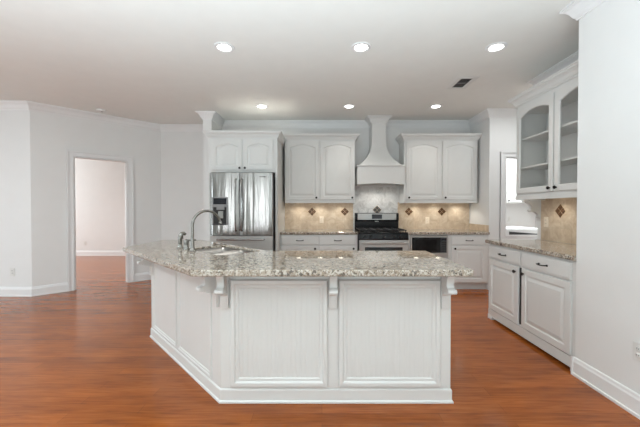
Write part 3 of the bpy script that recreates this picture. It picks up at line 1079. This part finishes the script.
GF = 2.245
gz0, gz1 = 1.375, 2.46
gc = thing('glass_door_cabinet', 'white wall cabinet with two arched glass doors on the right wall', 'cabinet', (GF, 3.615, gz0), -PI / 2)
gw = 3.615 - (RY0 + 0.002)
gd = TX - GF - 0.002
gh = gz1 - gz0
m = MB()
m.box(0, 0.02, 0, gd, 0, gh).box(gw - 0.02, gw, 0, gd, 0, gh)
m.box(0.02, gw - 0.02, 0, gd, 0.03, 0.075).box(0.02, gw - 0.02, 0, gd, gh - 0.10, gh)
m.box(gw / 2 - 0.02, gw / 2 + 0.02, 0, 0.02, 0.075, gh - 0.10)
m.build('body', M['cab'], gc)
MB().box(0.02, gw - 0.02, gd - 0.012, gd - 0.001, 0.075, gh - 0.10).build('back_panel', M['inside'], gc)
MB().box(0, gw, -0.010, 0.012, 0.0, 0.05, 0.003).build('light_rail', M['cab'], gc)
for z in (1.745, 2.065):
    MB().box(0.021, gw - 0.021, 0.024, gd - 0.013, z - gz0 - 0.018, z - gz0).build('shelf', M['inside'], gc)
MB().sweep([(0, gd), (0, 0), (gw, 0)], [(o, z + gh - 0.02) for o, z in CCROWN]).build('crown', M['cab'], gc)
for x0, x1, kx in ((0.018, 0.585, 0.552), (0.603, gw - 0.018, 0.640)):
    d_ = front(x0, x1, 0.070, gh - 0.06, 0.05, 'glass', 0.055).build('door', M['cab'], gc)
    lp = [outline(x0, x1, 0.070, gh - 0.06, 0.055, 0.05, y) for y in (-0.010, -0.006)]
    MB().loft(lp).build('glass_pane', M['glass'], d_)
    knob(d_, kx, 0.105)
for px in (0.3, 0.85):
    MB().lathe([(0.034, 0.0), (0.036, -0.004), (0.036, -0.012), (0.030, -0.014)], (px, gd * 0.5, 0.03)).build('puck_lamp', M['puck'], gc)
    ld = bpy.data.lights.new('puck_light', 'SPOT')
    ld.energy, ld.color, ld.spot_size, ld.spot_blend, ld.shadow_soft_size = PUCK, (0.98, 0.95, 0.88), 2.6, 0.7, 0.03
    lo = bpy.data.objects.new('puck_light', ld)
    C.objects.link(lo)
    lo.parent = gc
    lo.location = (px, gd * 0.5, 0.012)
# scroll bracket under its far end, fixed to the tiled wall and the cabinet
m = MB()
pr = [(0.0, 0.0), (-0.20, 0.0), (-0.20, -0.018), (-0.17, -0.022), (-0.135, -0.040), (-0.115, -0.070), (-0.112, -0.10), (-0.125, -0.115), (-0.118, -0.130), (-0.095, -0.128), (-0.075, -0.135), (-0.045, -0.15), (-0.028, -0.18), (-0.022, -0.215), (0.0, -0.215)]
m.prism([(x, z) for x, z in pr], -0.022, 0.022, 'y')
m.tube([(-0.112, -0.028, -0.118), (-0.112, 0.028, -0.118)], 0.017, 12)
m.tube([(-0.022, -0.028, -0.195), (-0.022, 0.028, -0.195)], 0.013, 12)
m.box(-0.012, 0, -0.032, 0.032, -0.24, 0.0, 0.002)
sc = m.build('bracket', M['cab'])
sc.location = (TX - 0.0005, 3.63 + 0.072, gz0)
tag(sc, 'white scroll bracket on the wall end below the glass cabinet', 'bracket')

# ------------------------------------------------------------------ mosaic insets and outlets
mosaic('leftmost brown diamond mosaic on the tile left of the range', (-0.174, BW - 0.012, 1.228), 0, 'diamond mosaics in the backsplash')
mosaic('brown diamond mosaic on the tile just left of the range', (0.402, BW - 0.012, 1.228), 0, 'diamond mosaics in the backsplash')
mosaic('dark grey diamond mosaic on the pale tile above the range backguard', (0.972, BW - 0.012, 1.258), 0, 'diamond mosaics in the backsplash', 'slate_grey')
mosaic('brown diamond mosaic on the tile just right of the range', (1.533, BW - 0.012, 1.228), 0, 'diamond mosaics in the backsplash')
mosaic('rightmost brown diamond mosaic on the back wall tile over the microwave', (2.113, BW - 0.012, 1.228), 0, 'diamond mosaics in the backsplash')
mosaic('brown diamond mosaic on the right wall tile under the glass cabinet', (TX - 0.012, 3.365, 1.252), -PI / 2, 'diamond mosaics in the backsplash')


def outlet(label, loc, rz, mat='plate', switch=False):
    t = thing('wall_outlet' if not switch else 'light_switch', label, 'outlet' if not switch else 'switch', loc, rz, None)
    MB().box(-0.036, 0.036, -0.006, 0, -0.058, 0.058, 0.003).build('cover_plate', M[mat], t)
    if switch:
        MB().box(-0.016, 0.016, -0.010, -0.005, -0.032, 0.032, 0.002).build('rocker', M[mat], t)
    else:
        for z in (-0.02, 0.02):
            r = MB().lathe([(0.0165, 0), (0.0165, 0.002), (0.015, 0.003)], (0, -0.0055, z), (0, -1, 0), 18).build('socket', M[mat], t)
            s_ = MB()
            for sx in (-0.006, 0.006):
                s_.box(sx - 0.0012, sx + 0.0012, -0.0092, -0.008, z - 0.002, z + 0.007)
            s_.build('slot', M['dark'], r)
    return t


outlet('beige outlet on the travertine left of the range between two mosaics', (-0.008 + 0.0, BW - 0.012, 1.085), 0, 'beige_plate')
outlet('beige outlet on the travertine above the microwave', (1.86, BW - 0.012, 1.075), 0, 'beige_plate')
outlet('beige outlet on the right wall tile beside the scroll bracket', (TX - 0.012, 3.575, 1.125), -PI / 2, 'beige_plate')
outlet('white outlet low on the left wall near the room corner', (-4.51, A.y, 0.355), 0)
outlet('white outlet low on the far room wall through the left doorway', (-6.46, 8.52, 0.35), 0)
outlet('white outlet low on the right wall at the photo edge', (RX, 1.905, 0.395), -PI / 2)
outlet('white outlet on the laundry wall above the washer', (4.02, 6.75, 1.06), 0)

# ------------------------------------------------------------------ ceiling fixtures
def downlight(label, loc):
    t = thing('recessed_light', label, 'ceiling light', (loc[0], loc[1], H), 0, 'recessed ceiling lights')
    MB().lathe([(0.070, -0.0005), (0.096, -0.0005), (0.096, -0.004), (0.090, -0.009), (0.074, -0.010), (0.070, -0.006)], n=28).build('trim_ring', M['trim'], t)
    MB().lathe([(0.0695, -0.001), (0.0695, -0.005), (0.05, -0.0075), (0.02, -0.008)], n=28).build('lens', M['lens'], t)
    ld = bpy.data.lights.new('downlight', 'SPOT')
    ld.energy, ld.color, ld.spot_size, ld.spot_blend, ld.shadow_soft_size = DOWN, (1, 0.95, 0.88), 1.9, 0.9, 0.06
    lo = bpy.data.objects.new('downlight', ld)
    C.objects.link(lo)
    lo.parent = t
    lo.location = (0, 0, -0.02)


DOWN = 22
for i, (x, lab) in enumerate(((-0.93, 'left'), (0.372, 'middle'), (1.655, 'right'))):
    downlight('lit round recessed light in the near ceiling row, %s one of three' % lab, (x, 3.0))
for i, (x, lab) in enumerate(((-0.90, 'left one, above the refrigerator'), (0.405, 'middle one, left of the hood chimney'), (1.704, 'right one, above the right wall cabinet'))):
    downlight('lit round recessed light in the far row, ' + lab, (x, 4.71))

vt = thing('ceiling_vent', 'white ceiling air vent with dark slots near the right cabinets', 'vent', (1.705, 3.84, H))
vx, vy = 0.125, 0.195
m = MB()
def rcv(ix, z):
    return [(-vx + ix, -vy + ix, z), (vx - ix, -vy + ix, z), (vx - ix, vy - ix, z), (-vx + ix, vy - ix, z)]
m.loft([rcv(0, -0.0005), rcv(0, -0.004), rcv(0.012, -0.009), rcv(0.058, -0.009), rcv(0.058, -0.0005)], ring=True)
m.build('frame', M['plate'], vt)
MB().box(-vx + 0.058, vx - 0.058, -vy + 0.058, vy - 0.058, -0.0022, -0.0006).build('duct_opening', M['dark'], vt)
m = MB()
for k in range(5):
    x = -vx + 0.068 + k * 0.0235
    m.prism([(x, -0.008), (x + 0.002, -0.008), (x + 0.010, -0.003), (x + 0.008, -0.003)], -vy + 0.058, vy - 0.058, 'y')
m.box(-vx + 0.058, vx - 0.058, -0.006, 0.006, -0.0085, -0.003)
m.build('louver', M['grey'], vt)
sd = thing('smoke_detector', 'small white smoke detector on the ceiling above the left doorway', 'smoke detector', (-3.42, 4.88, H))
MB().lathe([(0.066, -0.0005), (0.066, -0.012), (0.060, -0.026), (0.045, -0.034), (0.01, -0.036)], n=24).build('housing', M['plate'], sd)
MB().lathe([(0.012, -0.030), (0.012, -0.039), (0.008, -0.041)], (0.02, -0.02, 0), n=12).build('test_button', M['grey'], sd)

# ------------------------------------------------------------------ laundry room things seen through the passage doorway
lc = thing('laundry_cabinet', 'white wall cabinet in the laundry room through the right doorway', 'cabinet', (3.35, 6.42, 1.39))
MB().box(0, 1.24, 0, 0.328, 0, 0.92).build('body', M['cab'], lc)
for x0, x1, kx in ((0.02, 0.405, 0.37), (0.425, 0.81, 0.46), (0.83, 1.215, 0.87)):
    d_ = front(x0, x1, 0.02, 0.90).build('door', M['cab'], lc)
    knob(d_, kx, 0.06)
ws = thing('washing_machine', 'white laundry appliance with a dark control strip through the right doorway', 'appliance', (3.13, 5.34, 0))
MB().box(0, 0.69, 0.02, 0.72, 0.02, 0.94, 0.012).build('body', M['white_app'], ws)
MB().box(0.05, 0.64, 0.05, 0.70, 0.0, 0.021).build('plinth', M['dkgrey'], ws)
cp = MB().box(0.0, 0.69, -0.005, 0.03, 0.80, 0.932, 0.006).build('control_panel', M['white_app'], ws)
MB().prism([(0.06, 0.890), (0.06, 0.838), (0.56, 0.838), (0.56, 0.850)], -0.009, -0.004, 'y').build('control_strip', M['dkgrey'], cp)
dw = MB().lathe([(0.235, 0), (0.235, 0.02), (0.20, 0.035), (0.17, 0.03)], (0.345, 0.02, 0.45), (0, -1, 0), 32).build('door', M['white_app'], ws)
MB().lathe([(0.168, 0.02), (0.168, 0.034), (0.10, 0.05), (0.02, 0.055)], (0.345, 0.02, 0.45), (0, -1, 0), 32).build('door_glass', M['blackglass'], dw)
